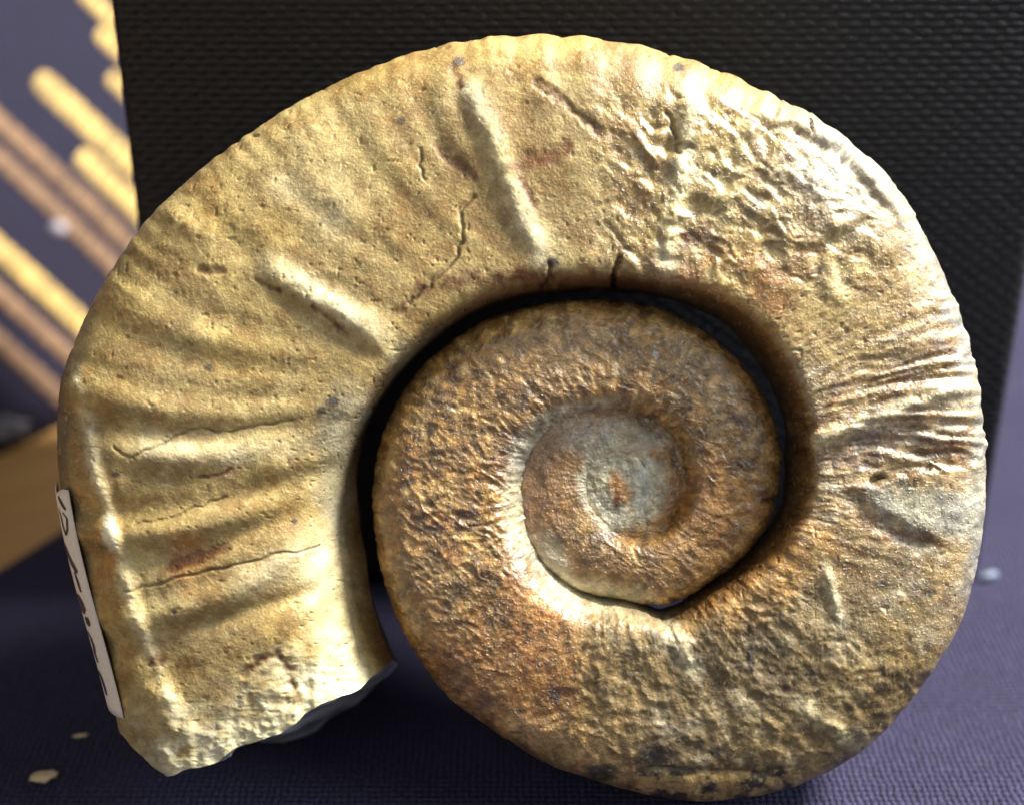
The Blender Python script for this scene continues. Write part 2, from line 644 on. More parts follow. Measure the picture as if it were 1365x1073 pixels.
# coarse ribs on the right
rz = sstep(322, 340, A_) * (1 - sstep(358, 372, A_))
pr = A_ - 9.0 * (1 - W_)
r4 = np.sin(np.radians(pr * 360 / 4.3) + 2.0 * vnoise(A_ / 5.0, W_ * 2.5, 13)) + 0.6 * np.sin(np.radians(pr * 360 / 2.1) + 3 * vnoise(A_ / 3.0, W_ * 4, 14))
DISP += 1.7 * r4 * rz * (1 - sstep(.45, .95, W_)) * sstep(.25, .6, H_) * (1 - sstep(600, 640, QY))
# fibrous wrinkles across the whorl on the right and the inner whorl
fib = fbm(SA / 9.0, QW / 34.0, 21, 4)
wrk = ridged(SA / 15.0 + 0.8 * vnoise(SA / 40, QW / 40, 25), QW / 30.0, 22, 3)
DISP += (2.2 * fib + 0.9 * wrk) * (1 - 0.8 * np.exp(-(((QX - 1235) / 85) ** 2 + ((QY - 672) / 38) ** 2) ** 2)) * sstep(300, 330, A_) * (1 - 0.75 * sstep(360, 385, A_)) * (1 - sstep(400, 440, A_)) * flank
DISP += (1.6 * fib + 1.5 * wrk) * INNER * (1 - 0.8 * sstep(690, 800, A_)) * sstep(.1, .5, H_)
crk = ridged(QX / 17.0 + 0.9 * fbm(QX / 30, QY / 30, 33, 2), QY / 17.0, 23, 3)
wxi = QX + 9 * fbm(QX / 24, QY / 24, 34, 2)
wyi = QY + 9 * fbm(QX / 24, QY / 24, 35, 2)
DISP += 1.5 * ridged((0.8 * wxi + 0.6 * wyi) / 20, (0.8 * wyi - 0.6 * wxi) / 10, 36, 2) * INNER
DISP += 0.8 * crk * INNER * (0.4 + 0.6 * sstep(-.2, .5, fbm(QX / 70, QY / 70, 24, 2)))
# crumpled zone at the upper right
zc = zone(800, 110, 1180, 385, 45) * flank * sstep(0.15, 0.22, W_)
wx = QX + 16 * fbm(QX / 38, QY / 38, 41, 2)
wy = QY + 16 * fbm(QX / 38, QY / 38, 42, 2)
u_, v_ = 0.8 * wx + 0.6 * wy, -0.6 * wx + 0.8 * wy
DISP += zc * (4.6 * fbm(u_ / 40, v_ / 24, 43, 2, 0.45) + 1.8 * ridged(u_ / 44, v_ / 20, 44, 2) + 1.9 * fbm(wx / 15, wy / 13, 46, 2) + 0.7 * fbm(wx / 7, wy / 7, 45, 2))
# lower right: worn, lumpy
plate = np.exp(-(((QX - 1235) / 85) ** 2 + ((QY - 672) / 38) ** 2) ** 2)
zl = sstep(378, 396, A_) * (1 - sstep(455, 490, A_)) * flank
DISP += zl * (2.6 * fbm(QX / 46, QY / 34, 51, 3) + 0.9 * ridged(SA / 26, QW / 40, 52, 2) + 1.1 * fbm(QX / 8, QY / 8, 53, 3) + 1.4 * fbm(SA / 13, QW / 40, 54, 3) + 1.6 * ridged(wx / 30, wy / 19, 55, 3))
# mouth: lumpy crust
zm = (1 - sstep(146, 157, A_ + 4 * fbm(QX / 30, QY / 30, 61, 2))) * sstep(.3, .6, H_)
DISP += zm * (6.5 * fbm(QX / 30, QY / 30, 62, 4) + 3.5 * ridged(QX / 24, QY / 24, 63, 3))
# umbilical core
DISP += CORE_M * (2.6 * fbm(QX / 14, QY / 14, 71, 4) + 0.22 * np.sin(np.radians(A_ * 360 / 5.5) + vnoise(A_ / 9, W_ * 3, 72)) * sstep(.2, .7, H_) * sstep(870, 890, A_) * (1 - sstep(985, 1010, A_)))
DISP += CORE_M * (2.5 * ridged(QX / 20, QY / 20, 73, 3) + 3.0 * fbm(QX / 22, QY / 22, 74, 3)) * sstep(1060, 1100, A_)
# general unevenness and grain
DISP += 4.0 * fbm(QX / 150, QY / 150, 81, 3) * flank
DISP += 0.60 * fbm(QX / 11, QY / 11, 82, 3) + 0.28 * fbm(QX / 4.5, QY / 4.5, 83, 2)
pit = vnoise(QX / 6.0, QY / 6.0, 84)
DISP -= 1.6 * sstep(0.72, 0.95, pit) * OUTER

# ---- named features
ridge([(612, 85), (634, 145), (662, 205), (690, 275), (727, 352)], 17, 13, .18, .12, 2)
ridge([(598, 85), (615, 150), (642, 210), (665, 265), (690, 320)], 12, -2.5, .2, .2, 3)
ridge([(330, 338), (400, 380), (470, 428), (530, 470)], 20, 14, .22, .12, 4)
ridge([(340, 378), (420, 425), (470, 455), (515, 492)], 12, -6, .2, .2, 5)
ridge([(215, 265), (250, 300), (300, 320)], 16, 6, .3, .2, 6)
ridge([(380, 215), (440, 270), (490, 320)], 22, 6, .3, .2, 7)
ridge([(440, 200), (480, 250), (520, 300)], 15, -3, .3, .2, 8)
ridge([(120, 580), (200, 592), (300, 605), (400, 585)], 24, 7, .2, .1, 9)
ridge([(130, 640), (250, 640), (380, 618)], 18, -4, .25, .2, 10)
ridge([(150, 560), (260, 555), (380, 530)], 16, -3, .25, .2, 111)
ridge([(190, 846), (260, 832), (340, 812), (440, 782)], 12, -9.5, .15, .1, 11)
ridge([(200, 808), (300, 785), (430, 742)], 22, 6, .2, .1, 12)
ridge([(230, 880), (330, 850), (420, 838)], 22, 4, .2, .1, 13)
ridge([(1075, 592), (1130, 568), (1190, 548), (1260, 524), (1312, 505)], 12, 11, .1, .2, 14)
ridge([(1085, 618), (1130, 600), (1180, 586), (1240, 575)], 17, -10, .2, .2, 15)
ridge([(925, 110), (915, 180), (905, 240), (893, 300), (888, 355)], 13, 9, .12, .5, 16)
ridge([(900, 110), (895, 190), (880, 240)], 9, -6, .12, .4, 17)
step([(1225, 335), (1200, 297), (1165, 258), (1130, 214), (1095, 192), (1058, 176), (1020, 158), (985, 145)], 13, 3.0, 50, 18, 3.0)
ridge([(1060, 330), (1120, 300), (1180, 268)], 9, 5, .2, .3, 19)
ridge([(1065, 345), (1125, 318), (1180, 285)], 8, -5, .2, .3, 20)
step([(1315, 632), (1260, 622), (1225, 626), (1180, 640), (1130, 648)], -8, 2.5, 50, 21, 2.0)
ridge([(1115, 650), (1160, 690), (1215, 722), (1250, 735)], 13, -8, .2, .3, 22)
ridge([(1150, 655), (1200, 690), (1260, 712)], 14, 5, .2, .3, 23)
ridge([(1100, 752), (1108, 785), (1122, 832)], 7, 6, .2, .4, 24)
ridge([(888, 832), (905, 855), (925, 890)], 12, 7, .2, .4, 26)
ridge([(1060, 932), (1095, 958), (1130, 985)], 14, 7, .25, .4, 27)
ridge([(960, 900), (1000, 930), (1050, 975)], 11, -4, .25, .4, 28)
ridge([(930, 860), (960, 940), (1000, 1000)], 16, -3, .25, .4, 29)
ridge([(1040, 870), (1060, 840), (1090, 830)], 14, 5, .25, .4, 30)
ridge([(1050, 690), (1075, 720), (1060, 760)], 18, 6, .25, .4, 31)
ridge([(700, 960), (740, 950), (775, 915)], 5, -4, .1, .3, 32)
ridge([(660, 965), (700, 965), (745, 985)], 12, 6, .2, .4, 33)
ridge([(810, 850), (800, 900), (812, 950)], 13, 4, .2, .4, 34)
ridge([(840, 1022), (900, 1024), (960, 1030), (1010, 1030), (1060, 1020)], 3.5, -4.5, .2, .6, 35)
ridge([(840, 1036), (900, 1042), (960, 1046), (1040, 1040)], 9, 4, .08, .2, 36)
# white shoulder line of the body chamber
ridge([(103, 492), (112, 545), (122, 600), (140, 670), (155, 730), (172, 790), (192, 850), (215, 900), (240, 955)], 8, 4.5, .05, .9, 37)
ridge([(127, 560), (140, 620), (160, 690), (178, 760), (205, 840)], 9, -3.5, .1, .3, 38)
ridge([(200, 905), (235, 960), (262, 1000)], 16, 10, .15, .4, 39)
# cracks
CRACKS = [([(153, 596), (175, 610), (200, 600), (252, 572), (305, 574), (390, 560)], 1.7, 2.2),
          ([(180, 700), (240, 685), (300, 662)], 1.7, 2.0), ([(165, 788), (230, 772), (330, 748), (425, 728)], 1.8, 2.4),
          ([(632, 262), (615, 282), (617, 318), (604, 350), (572, 380), (545, 405)], 2.6, 3.0),
          ([(826, 345), (818, 365), (814, 392)], 3.2, 8.0), ([(1035, 664), (1018, 668)], 2.6, 6.0),
          ([(560, 198), (560, 222), (566, 240)], 1.8, 2.2), ([(732, 352), (735, 372), (722, 384)], 2.6, 5.0),
          ([(888, 150), (903, 180), (906, 205)], 2.4, 5.0), ([(1165, 641), (1178, 636)], 4.5, 12.0)]
crack_c = np.zeros_like(QX)
for k, (pts, wd, dp) in enumerate(CRACKS):
    m, d, s, t = pdist(wob_pts(pts, 1.4, 100 + k), wd * 4)
    f = np.exp(-(d / wd) ** 2)
    DISP[m] -= dp * f
    crack_c[m] = np.maximum(crack_c[m], f * (0.55 + 0.45 * fbm(QX[m] / 14, QY[m] / 14, 90 + k, 2)))
# pits beside ridges, brown scars
SCARS = [([(716, 112), (750, 135), (778, 160), (800, 178)], 6, 4.0), ([(228, 756), (262, 743), (298, 732)], 7, 2.5),
         ([(325, 898), (345, 880), (368, 872), (382, 885), (392, 915)], 5, 4.5), ([(265, 360), (295, 362)], 4, 3.5),
         ([(340, 374), (372, 388)], 4, 3.0), ([(418, 410), (445, 428), (462, 446)], 4, 3.5),
         ([(690, 222), (725, 212), (752, 198)], 10, 2.0), ([(580, 192), (600, 214), (630, 236)], 6, 2.5),
         ([(604, 90), (614, 118)], 5, 2.0), ([(202, 884), (214, 880)], 7, 2.0), ([(265, 636), (300, 630), (308, 624)], 2.5, 1.0),
         ([(690, 370), (780, 372), (860, 380)], 13, 0.0), ([(560, 392), (600, 375), (690, 368)], 10, 0.0),
         ([(528, 415), (545, 405), (575, 383)], 5, 1.0), ([(694, 240), (706, 262), (712, 275)], 5, 2.5),
         ([(925, 300), (950, 318), (915, 322)], 9, 2.0)]
scar_c = np.zeros_like(QX)
for k, (pts, wd, dp) in enumerate(SCARS):
    m, d, s, t = pdist(wob_pts(pts, wd * 0.25, 200 + k), wd * 3)
    dd = d + wd * 0.9 * fbm(QX[m] / 13, QY[m] / 13, 130 + k, 3)
    f = 1 - sstep(wd * 0.2, wd * 1.7, dd)
    DISP[m] -= 0.55 * dp * f
    scar_c[m] = np.maximum(scar_c[m], f * (0.75 + 0.25 * np.tanh(3 * fbm(QX[m] / 9, QY[m] / 9, 160 + k, 2))))

Pd = P.copy()
Pd[:, :NW] += N[:, :NW] * DISP[..., None]
Pd[:, NW:] += N[:, NW:] * (4.0 * fbm(P[:, NW:, 0] / 40, P[:, NW:, 1] / 40, 95, 2))[..., None]

# ---- colour of the stone, some shade and sheen painted in: tan crust, brown inner coil, grey matrix, stains
def C3(r, g, b):
    return lin((r, g, b))


def lay(C, m, col):
    return C + (np.asarray(col) - C) * np.clip(m, 0, 1)[..., None]


def blob(cx, cy, rx, ry, rot=0.0, edge=0.5, seed=1, br=0.5):
    a = math.radians(rot)
    dx, dy = QX - cx, QY - cy
    u = (dx * math.cos(a) + dy * math.sin(a)) / rx
    v = (-dx * math.sin(a) + dy * math.cos(a)) / ry
    d = np.hypot(u, v) + br * fbm(QX / (0.5 * min(rx, ry) + 6), QY / (0.5 * min(rx, ry) + 6), seed, 3)
    return 1 - sstep(1 - edge, 1 + edge, d)


nb = fbm(QX / 95, QY / 95, 301, 4)
nm = fbm(QX / 28, QY / 28, 302, 4)
nf = fbm(QX / 8, QY / 8, 303, 3)
ns = vnoise(QX / 2.6, QY / 2.6, 304)
C = np.broadcast_to(C3(170, 145, 90), QX.shape + (3,)).copy()
C = lay(C, 0.7 * sstep(-.15, .4, nb + .3 * nm), C3(196, 172, 112))
C = lay(C, 0.75 * sstep(-.05, .4, nm - .4 * nb), C3(140, 110, 62))
C = lay(C, 0.5 * sstep(.1, .5, fbm(QX / 60, QY / 60, 305, 4)), C3(124, 98, 54))
C = lay(C, 0.5 * sstep(.1, .45, fbm(QX / 18, QY / 15, 306, 4)), C3(140, 104, 54))
# right: paler, greyer, brown flecked
rgt = sstep(312, 338, A_ + 10 * nm) * (1 - sstep(376, 398, A_ + 12 * nm))
Cr = np.broadcast_to(C3(158, 132, 88), QX.shape + (3,)).copy()
Cr = lay(Cr, sstep(-.05, .35, fbm(SA / 16, QW / 46, 311, 4)), C3(122, 90, 50))
Cr = lay(Cr, 0.8 * sstep(.05, .4, fbm(SA / 22, QW / 60, 312, 4)), C3(178, 164, 134))
Cr = lay(Cr, 0.6 * sstep(.2, .5, fbm(QX / 34, QY / 26, 313, 3)), C3(126, 108, 92))
C = C + (Cr - C) * rgt[..., None]
# pale bluish flake on the upper right rim, window sheen painted into it
C = lay(C, 0.8 * sstep(285, 305, A_) * (1 - sstep(372, 384, A_)) * (1 - sstep(.10, .22, W_ + .08 * nm)), C3(156, 154, 144))
C = lay(C, 0.55 * blob(1120, 250, 70, 50, 35, .6, 321), C3(176, 168, 150))
C = lay(C, 0.6 * zone(880, 330, 1060, 420, 25) * sstep(-.3, .3, nm), C3(150, 100, 52))
# lower right: olive brown, grey
low = sstep(372, 400, A_ + 14 * nm) * (1 - sstep(432, 478, A_ + 26 * nm))
Cl = np.broadcast_to(C3(126, 106, 70), QX.shape + (3,)).copy()
Cl = lay(Cl, 0.8 * sstep(-.1, .4, fbm(QX / 40, QY / 30, 331, 4)), C3(92, 76, 52))
Cl = lay(Cl, 0.7 * sstep(.1, .45, fbm(QX / 26, QY / 22, 332, 4)), C3(166, 150, 116))
Cl = lay(Cl, 0.35 * sstep(.25, .5, fbm(QX / 34, QY / 40, 333, 3)), C3(84, 70, 56))
C = C + (Cl - C) * low[..., None]
C = lay(C, 0.75 * blob(1240, 680, 75, 34, 12, .4, 334), C3(168, 166, 148))
C = lay(C, 0.7 * blob(1010, 770, 110, 45, -35, .5, 335), C3(176, 132, 70))
C = lay(C, 0.6 * blob(1150, 600, 75, 24, -14, .5, 336), C3(112, 92, 82))
# inner whorl: warm brown
inn = sstep(432, 478, A_ + 26 * nm)
Ci = np.broadcast_to(C3(154, 118, 66), QX.shape + (3,)).copy()
Ci = lay(Ci, 0.85 * sstep(-.1, .35, fbm(QX / 24, QY / 24, 341, 4)), C3(118, 86, 46))
Ci = lay(Ci, 0.8 * sstep(.1, .45, fbm(SA / 12, QW / 26, 342, 4)), C3(184, 152, 98))
Ci = lay(Ci, 0.6 * sstep(.2, .5, fbm(QX / 40, QY / 46, 343, 4)), C3(148, 100, 50))
Ci = lay(Ci, 0.65 * sstep(.15, .45, fbm(QX / 20, QY / 20, 344, 4)), C3(74, 54, 38))
C = C + (Ci - C) * inn[..., None]
C = lay(C, 0.55 * blob(715, 870, 48, 90, 18, .7, 345, .8), C3(160, 100, 44))
C = lay(C, 0.4 * blob(600, 890, 70, 50, 40, .8, 346, .8), C3(146, 94, 48))
C = lay(C, 0.6 * blob(690, 610, 34, 50, 10, .6, 347), C3(86, 66, 58))
C = lay(C, 0.55 * blob(725, 560, 60, 28, -30, .6, 348), C3(96, 70, 44))
C = lay(C, 0.4 * blob(920, 470, 80, 45, 30, .6, 349), C3(176, 142, 88))
C = lay(C, 0.5 * blob(755, 480, 60, 45, 10, .6, 350), C3(172, 136, 88))
C = lay(C, 0.5 * blob(960, 690, 80, 60, 0, .6, 351), C3(168, 116, 56))
C = lay(C, 0.5 * blob(690, 690, 14, 70, 0, .6, 352), C3(170, 152, 150))
# umbilical wall of the inner whorl: pale chalky
aa = A_
wallp = sstep(.80, .87, W_ + .03 * nm) * sstep(500, 520, aa) * (1 - sstep(622, 650, aa)) \
    + sstep(.86, .92, W_ + .03 * nm) * sstep(462, 474, aa) * (1 - sstep(500, 520, aa))
C = lay(C, 0.9 * wallp * (0.6 + 0.4 * sstep(-.5, .2, nf)), C3(184, 176, 150))
C = lay(C, 0.85 * blob(805, 795, 72, 22, 16, .5, 353), C3(190, 178, 140))
C = lay(C, 0.75 * blob(735, 745, 20, 46, -32, .5, 359), C3(190, 182, 154))
# core
cm = sstep(850, 880, aa) * (1 - sstep(985, 1010, aa))
C = lay(C, 0.8 * cm * (1 - sstep(.55, .95, W_)), C3(140, 100, 58))
C = lay(C, 0.75 * blob(800, 590, 75, 30, -5, .5, 354) * sstep(930, 960, aa), C3(182, 176, 156))
disc = np.hypot(QX - 828, QY - 648)
C = lay(C, 0.9 * (1 - sstep(46, 66, disc + 14 * nm)), C3(192, 184, 156))
C = lay(C, 0.7 * (1 - sstep(52, 64, disc)) * sstep(.0, .4, fbm(QX / 14, QY / 14, 355, 3)), C3(150, 142, 118))
C = lay(C, 0.9 * blob(826, 652, 12, 24, -20, .4, 356), C3(190, 130, 52))
C = lay(C, 0.8 * blob(822, 668, 6, 8, 0, .4, 357), C3(128, 70, 28))
C = lay(C, 0.7 * blob(858, 645, 10, 34, 8, .4, 358), C3(206, 204, 192))
# umbilical wall of the outer whorl: browner deep down, grey patch by the left
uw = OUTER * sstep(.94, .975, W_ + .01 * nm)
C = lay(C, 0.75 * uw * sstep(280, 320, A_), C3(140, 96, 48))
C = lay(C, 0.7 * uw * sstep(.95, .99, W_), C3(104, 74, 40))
C = lay(C, 0.75 * blob(455, 560, 48, 34, -50, .5, 361), C3(142, 134, 112))
C = lay(C, 0.6 * blob(448, 650, 24, 70, 0, .5, 362), C3(180, 172, 142))
C = lay(C, 0.6 * blob(550, 470, 60, 18, -38, .5, 363), C3(112, 100, 80))
C = lay(C, 0.55 * blob(440, 800, 40, 60, 0, .6, 364), C3(214, 200, 150))
# shade painted on the venter of the body chamber, and rusty spots
C = lay(C, 0.85 * (1 - sstep(.08, .12, W_ + .02 * nm)) * sstep(157, 162, A_) * (1 - sstep(190, 197, A_)), C3(104, 90, 66))
C = lay(C, 0.6 * blob(112, 500, 8, 12, 0, .5, 371), C3(196, 140, 40))
C = lay(C, 0.5 * blob(100, 520, 16, 26, 0, .5, 372), C3(150, 118, 62))
for k, (x, y, rr_) in enumerate([(150, 700, 9), (158, 740, 8), (140, 760, 12), (210, 884, 9), (135, 705, 7), (245, 745, 24)]):
    C = lay(C, 0.6 * blob(x, y, rr_, rr_ * 1.6, 15, .5, 380 + k), C3(168, 112, 44))
sh_m, sh_d, _, sh_t = pdist(wob_pts([(103, 492), (112, 545), (122, 600), (140, 670), (155, 730), (172, 790), (192, 850), (215, 900), (240, 955)], 1.5, 37), 26)
fsh = np.zeros_like(QX)
fsh[sh_m] = np.exp(-(sh_d / 9) ** 2)
C = lay(C, 0.75 * fsh * (.4 + .6 * sstep(-.3, .2, nf + nm)), C3(214, 202, 162))
C = lay(C, 0.85 * blob(146, 705, 10, 22, -10, .4, 388), C3(226, 220, 194))
# mouth crust: cream
C = lay(C, 0.85 * zm * sstep(-.4, .2, nm + .2), C3(214, 204, 166))
C = lay(C, 0.5 * zm * sstep(.05, .4, nf), C3(178, 158, 104))
# black blotches along the lower edge
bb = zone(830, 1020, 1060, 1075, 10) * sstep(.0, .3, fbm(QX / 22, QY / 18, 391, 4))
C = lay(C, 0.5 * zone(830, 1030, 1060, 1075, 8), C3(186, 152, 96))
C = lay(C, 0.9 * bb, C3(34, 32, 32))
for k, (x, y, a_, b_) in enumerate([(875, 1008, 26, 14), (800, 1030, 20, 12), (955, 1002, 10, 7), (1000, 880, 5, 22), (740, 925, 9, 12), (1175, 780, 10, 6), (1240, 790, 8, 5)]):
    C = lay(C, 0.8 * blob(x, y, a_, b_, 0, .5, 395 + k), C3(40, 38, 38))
C = lay(C, 0.6 * blob(700, 975, 40, 14, 30, .5, 403), C3(196, 160, 104))
# paler along the crests of the ridges
for k, (pts, wd, st) in enumerate([([(628, 125), (662, 205), (690, 275), (727, 352)], 15, .75), ([(360, 350), (430, 398), (480, 432), (528, 466)], 17, .7),
                                   ([(200, 592), (300, 605), (400, 588)], 18, .45), ([(330, 772), (430, 740)], 24, .5), ([(1090, 588), (1190, 548), (1310, 507)], 11, .6),
                                   ([(922, 120), (905, 240), (890, 350)], 15, .7), ([(1100, 752), (1108, 785), (1122, 832)], 7, .6), ([(1065, 935), (1130, 985)], 11, .5),
                                   ([(890, 832), (925, 890)], 12, .6), ([(380, 250), (450, 300)], 20, .35)]):
    m, d, s, t = pdist(wob_pts(pts, 2, 600 + k), wd * 2.6)
    f = np.zeros_like(QX)
    f[m] = np.exp(-(d / wd) ** 2) * st * (.55 + .45 * sstep(-.4, .3, nf[m] + nm[m]))
    C = lay(C, f, C3(226, 214, 172))
# general mottling, specks, scars, cracks
wild = np.maximum(np.maximum(rgt, inn * (1 - 0.6 * CORE_M)), np.maximum(low * 0.7, 0.7 * zc))
mot = 0.75 * fbm(QX / 13 + 0.5 * nf, QY / 13, 405, 4) + 0.55 * fbm(QX / 6.5, QY / 5.5, 411, 3)
C *= np.exp((0.26 + 0.46 * wild) * mot * 1.4 + (0.12 + 0.10 * wild) * nf + 0.10 * nm)[..., None]
warmth = fbm(QX / 75, QY / 75, 409, 3)
C *= 1 + warmth[..., None] * np.array([0.06, 0.0, -0.22])
C = lay(C, 0.55 * sstep(.62, .85, ns) * (0.4 + 0.6 * inn) * sstep(-.1, .4, nm + .2), C3(96, 74, 48))
C = lay(C, 0.35 * sstep(.66, .85, vnoise(QX / 3.2, QY / 3.2, 406)), C3(226, 206, 156))
spk = vnoise(QX / 5.0, QY / 5.0, 407)
C = lay(C, 0.75 * sstep(.86, .95, spk) * sstep(-.2, .3, fbm(QX / 50, QY / 50, 408, 2)), C3(66, 56, 48))
scn = np.clip(scar_c * (0.55 + 0.5 * sstep(-.4, .4, nf)), 0, 1)
C = lay(C, np.minimum(1.0, 1.25 * scn), C3(100, 62, 30))
for k, (x, y, r) in enumerate([(278, 490, 5), (235, 812, 4), (155, 632, 5), (612, 83, 8), (905, 88, 7), (443, 535, 9), (428, 548, 7), (735, 352, 9), (533, 162, 6), (392, 695, 4)]):
    C = lay(C, 0.85 * blob(x, y, r, r * 0.8, 0, .4, 410 + k), C3(62, 56, 52))
C = lay(C, 0.9 * blob(262, 744, 40, 9, -17, .4, 431, .5), C3(98, 60, 28))
C = lay(C, 0.7 * blob(722, 212, 40, 10, -20, .5, 432, .6), C3(128, 84, 42))
C = lay(C, 0.6 * blob(780, 372, 90, 9, 2, .6, 433, .6), C3(110, 68, 34))
C = lay(C, 0.9 * np.clip(crack_c, 0, 1), C3(52, 40, 28))
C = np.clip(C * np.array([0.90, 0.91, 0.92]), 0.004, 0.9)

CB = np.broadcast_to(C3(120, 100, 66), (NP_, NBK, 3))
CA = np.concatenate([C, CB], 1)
GL = np.clip(0.25 + 0.75 * np.maximum(np.maximum(rgt, inn), zc) + 0.0 * nm, 0, 1) * (1 - 0.5 * zm)
GL = np.concatenate([GL, np.full((NP_, NBK), 0.2)], 1)


def stone_material(name, grey=False):
    g = NT(name)
    co = g.obj()
    at = g.n('ShaderNodeAttribute', attribute_name='stone_colour').outputs['Color']
    gl = g.n('ShaderNodeAttribute', attribute_name='polish').outputs['Fac']
    n1 = g.noise(co, 2600.0, 4.0, 0.65)
    n2 = g.noise(co, 7000.0, 2.0, 0.6)
    n3 = g.noise(co, 900.0, 4.0, 0.6)
    c = g.mix(g.ramp(n1, 0.30, 0.70), (0.80, 0.78, 0.75), (1.16, 1.16, 1.15))
    c = g.mix(1.0, at, c, 'MULTIPLY')
    rough = g.math('SUBTRACT', 0.56, g.math('MULTIPLY', gl, 0.24))
    rough = g.math('ADD', rough, g.math('MULTIPLY', g.math('SUBTRACT', n3, 0.5), 0.5))
    facet = g.ramp(g.noise(co, 2600.0, 1.0), 0.58, 0.64)
    h = g.math('ADD', g.math('ADD', n1, g.math('MULTIPLY', n2, 0.45)), g.math('MULTIPLY', g.math('MULTIPLY', facet, gl), 0.5))
    nrm = g.bump(h, 0.00010, 1.0)
    glint = g.ramp(g.noise(co, 4200.0, 1.0), 0.60, 0.66)
    rough = g.math('SUBTRACT', rough, g.math('MULTIPLY', glint, 0.22))
    rough = g.math('MAXIMUM', rough, 0.14)
    spec = g.math('ADD', 0.30, g.math('MULTIPLY', gl, 0.50))
    coat = g.math('MULTIPLY', g.math('ADD', 0.12, g.math('MULTIPLY', gl, 0.40)), g.ramp(g.noise(co, 160.0, 4.0), 0.30, 0.62))
    g.put(g.b.inputs['Coat Weight'], coat)
    g.b.inputs['Coat Roughness'].default_value = 0.26
    g.put(g.b.inputs['Coat Normal'], g.bump(n3, 0.00012, 1.0))
    return g.base(c, rough, nrm, spec)


M_stone = stone_material('fossil_stone')

# ---- place the coil: the lowest point of the venter stands on the cloth
R3 = np.array(ROT)
Wd = (Pd.reshape(-1, 3) * U) @ R3.T
flank_origin = CAM - ZL * DIST
low_i = int(np.argmin(Wd[:, 2]))
base_local = Pd.reshape(-1, 3)[low_i].copy()
base_world = flank_origin + Vector(Wd[low_i])
print('lowest fossil point', base_world[:])
ammonite = bpy.data.objects.new('ammonite_fossil', None)
COL.objects.link(ammonite)
ammonite.empty_display_size = 0.02
ammonite.matrix_world = Matrix.Translation(base_world) @ ROT.to_4x4()
tag(ammonite, 'large tan and brown spiral ammonite fossil leaning on the black block', 'fossil')
NL = (Pd - base_local) * U


def smooth_normals(P):
    n = grid_normals(P)
    if n[i0][2] < 0:
        n = -n
    return n


ND = smooth_normals(Pd)


def coil_part(name, a, b):
    k = b - a
    idx = (np.arange(k)[:, None] * NS + np.arange(NS)[None])
    j = np.roll(idx, -1, 1)
    Fq = np.stack([idx[:-1], idx[1:], j[1:], j[:-1]], -1).reshape(-1, 4)
    # wind faces outwards
    v = NL[a:b].reshape(-1, 3)
    q = Fq[(k // 2) * NS + NW // 2] if k > 2 else Fq[0]
    fn = np.cross(v[q[1]] - v[q[0]], v[q[2]] - v[q[0]])
    if fn[2] < 0:
        Fq = Fq[:, ::-1]
    o = np_mesh(name, v, Fq, M_stone, ammonite)
    point_color(o, 'stone_colour', CA[a:b].reshape(-1, 3))
    point_float(o, 'polish', GL[a:b].ravel())
    o.data.normals_split_custom_set_from_vertices(ND[a:b].reshape(-1, 3).astype(np.float32))
    return o


ia, ib = int(np.searchsorted(ang, 452)), int(np.searchsorted(ang, 868))
w1 = coil_part('outer_whorl', 0, ia + 1)
w1['label'] = 'tan outer whorl with ridges and grooves across it'
w2 = coil_part('inner_whorl', ia, ib + 1)
w2['label'] = 'wrinkled warm brown inner whorl'
w3 = coil_part('umbilical_core', ib, NP_)
w3['label'] = 'small pale coiled centre with orange middle'

# broken mouth: grey rock face closing the end of the coil
loop = Pd[0]
cen = loop.mean(0)
cen_in = cen.copy()
t_in = np.array([math.sin(math.radians(145)), math.cos(math.radians(145)), 0.0])
rings = [1.0, 0.94, 0.86, 0.74, 0.6, 0.42, 0.2, 0.0]
mv = []
for q in rings:
    p = cen + (loop - cen) * q
    d = (1 - q)
    nz = fbm(p[:, 0] / 28 + 7, p[:, 2] / 22 + 3, 501, 4)
    adv = 2.0 * sstep(0, .4, d) + (9.0 * nz + 4 * ridged(p[:, 0] / 15, p[:, 2] / 15, 503, 2)) * sstep(0, .15, d)
    th_m = math.radians(145)
    fw = np.array([math.sin(th_m), math.cos(th_m), 0])          # towards the mouth
    mv.append(p + fw * adv[:, None])
mv = np.array(mv)
k = len(rings)
idx = (np.arange(k)[:, None] * NS + np.arange(NS)[None])
j = np.roll(idx, -1, 1)
Fm = np.stack([idx[:-1], j[:-1], j[1:], idx[1:]], -1).reshape(-1, 4)
brk = np_mesh('broken_mouth_face', (mv.reshape(-1, 3) - base_local) * U, Fm, M_stone, ammonite)
gx, gz = mv[..., 0], mv[..., 2]
cg = np.broadcast_to(C3(196, 200, 202), gx.shape + (3,)).copy()
cg = lay(cg, sstep(-.1, .4, fbm(gx / 26, gz / 16, 511, 4)), C3(120, 124, 130))
cg = lay(cg, 0.6 * sstep(.1, .5, fbm(gx / 14, gz / 10, 512, 4)), C3(214, 216, 214))
point_color(brk, 'stone_colour', cg.reshape(-1, 3))
point_float(brk, 'polish', np.full(gx.size, 0.4))
brk['label'] = 'grey broken rock face at the mouth of the shell'

# ---- paper label glued to the venter of the body chamber
M_paper = plain('label_paper', lin((226, 214, 198)), 0.8, 0.00003, 0.05, 1500.0)
M_ink = plain('label_ink', lin((34, 36, 50)), 0.6, None, 0.3, 900.0)


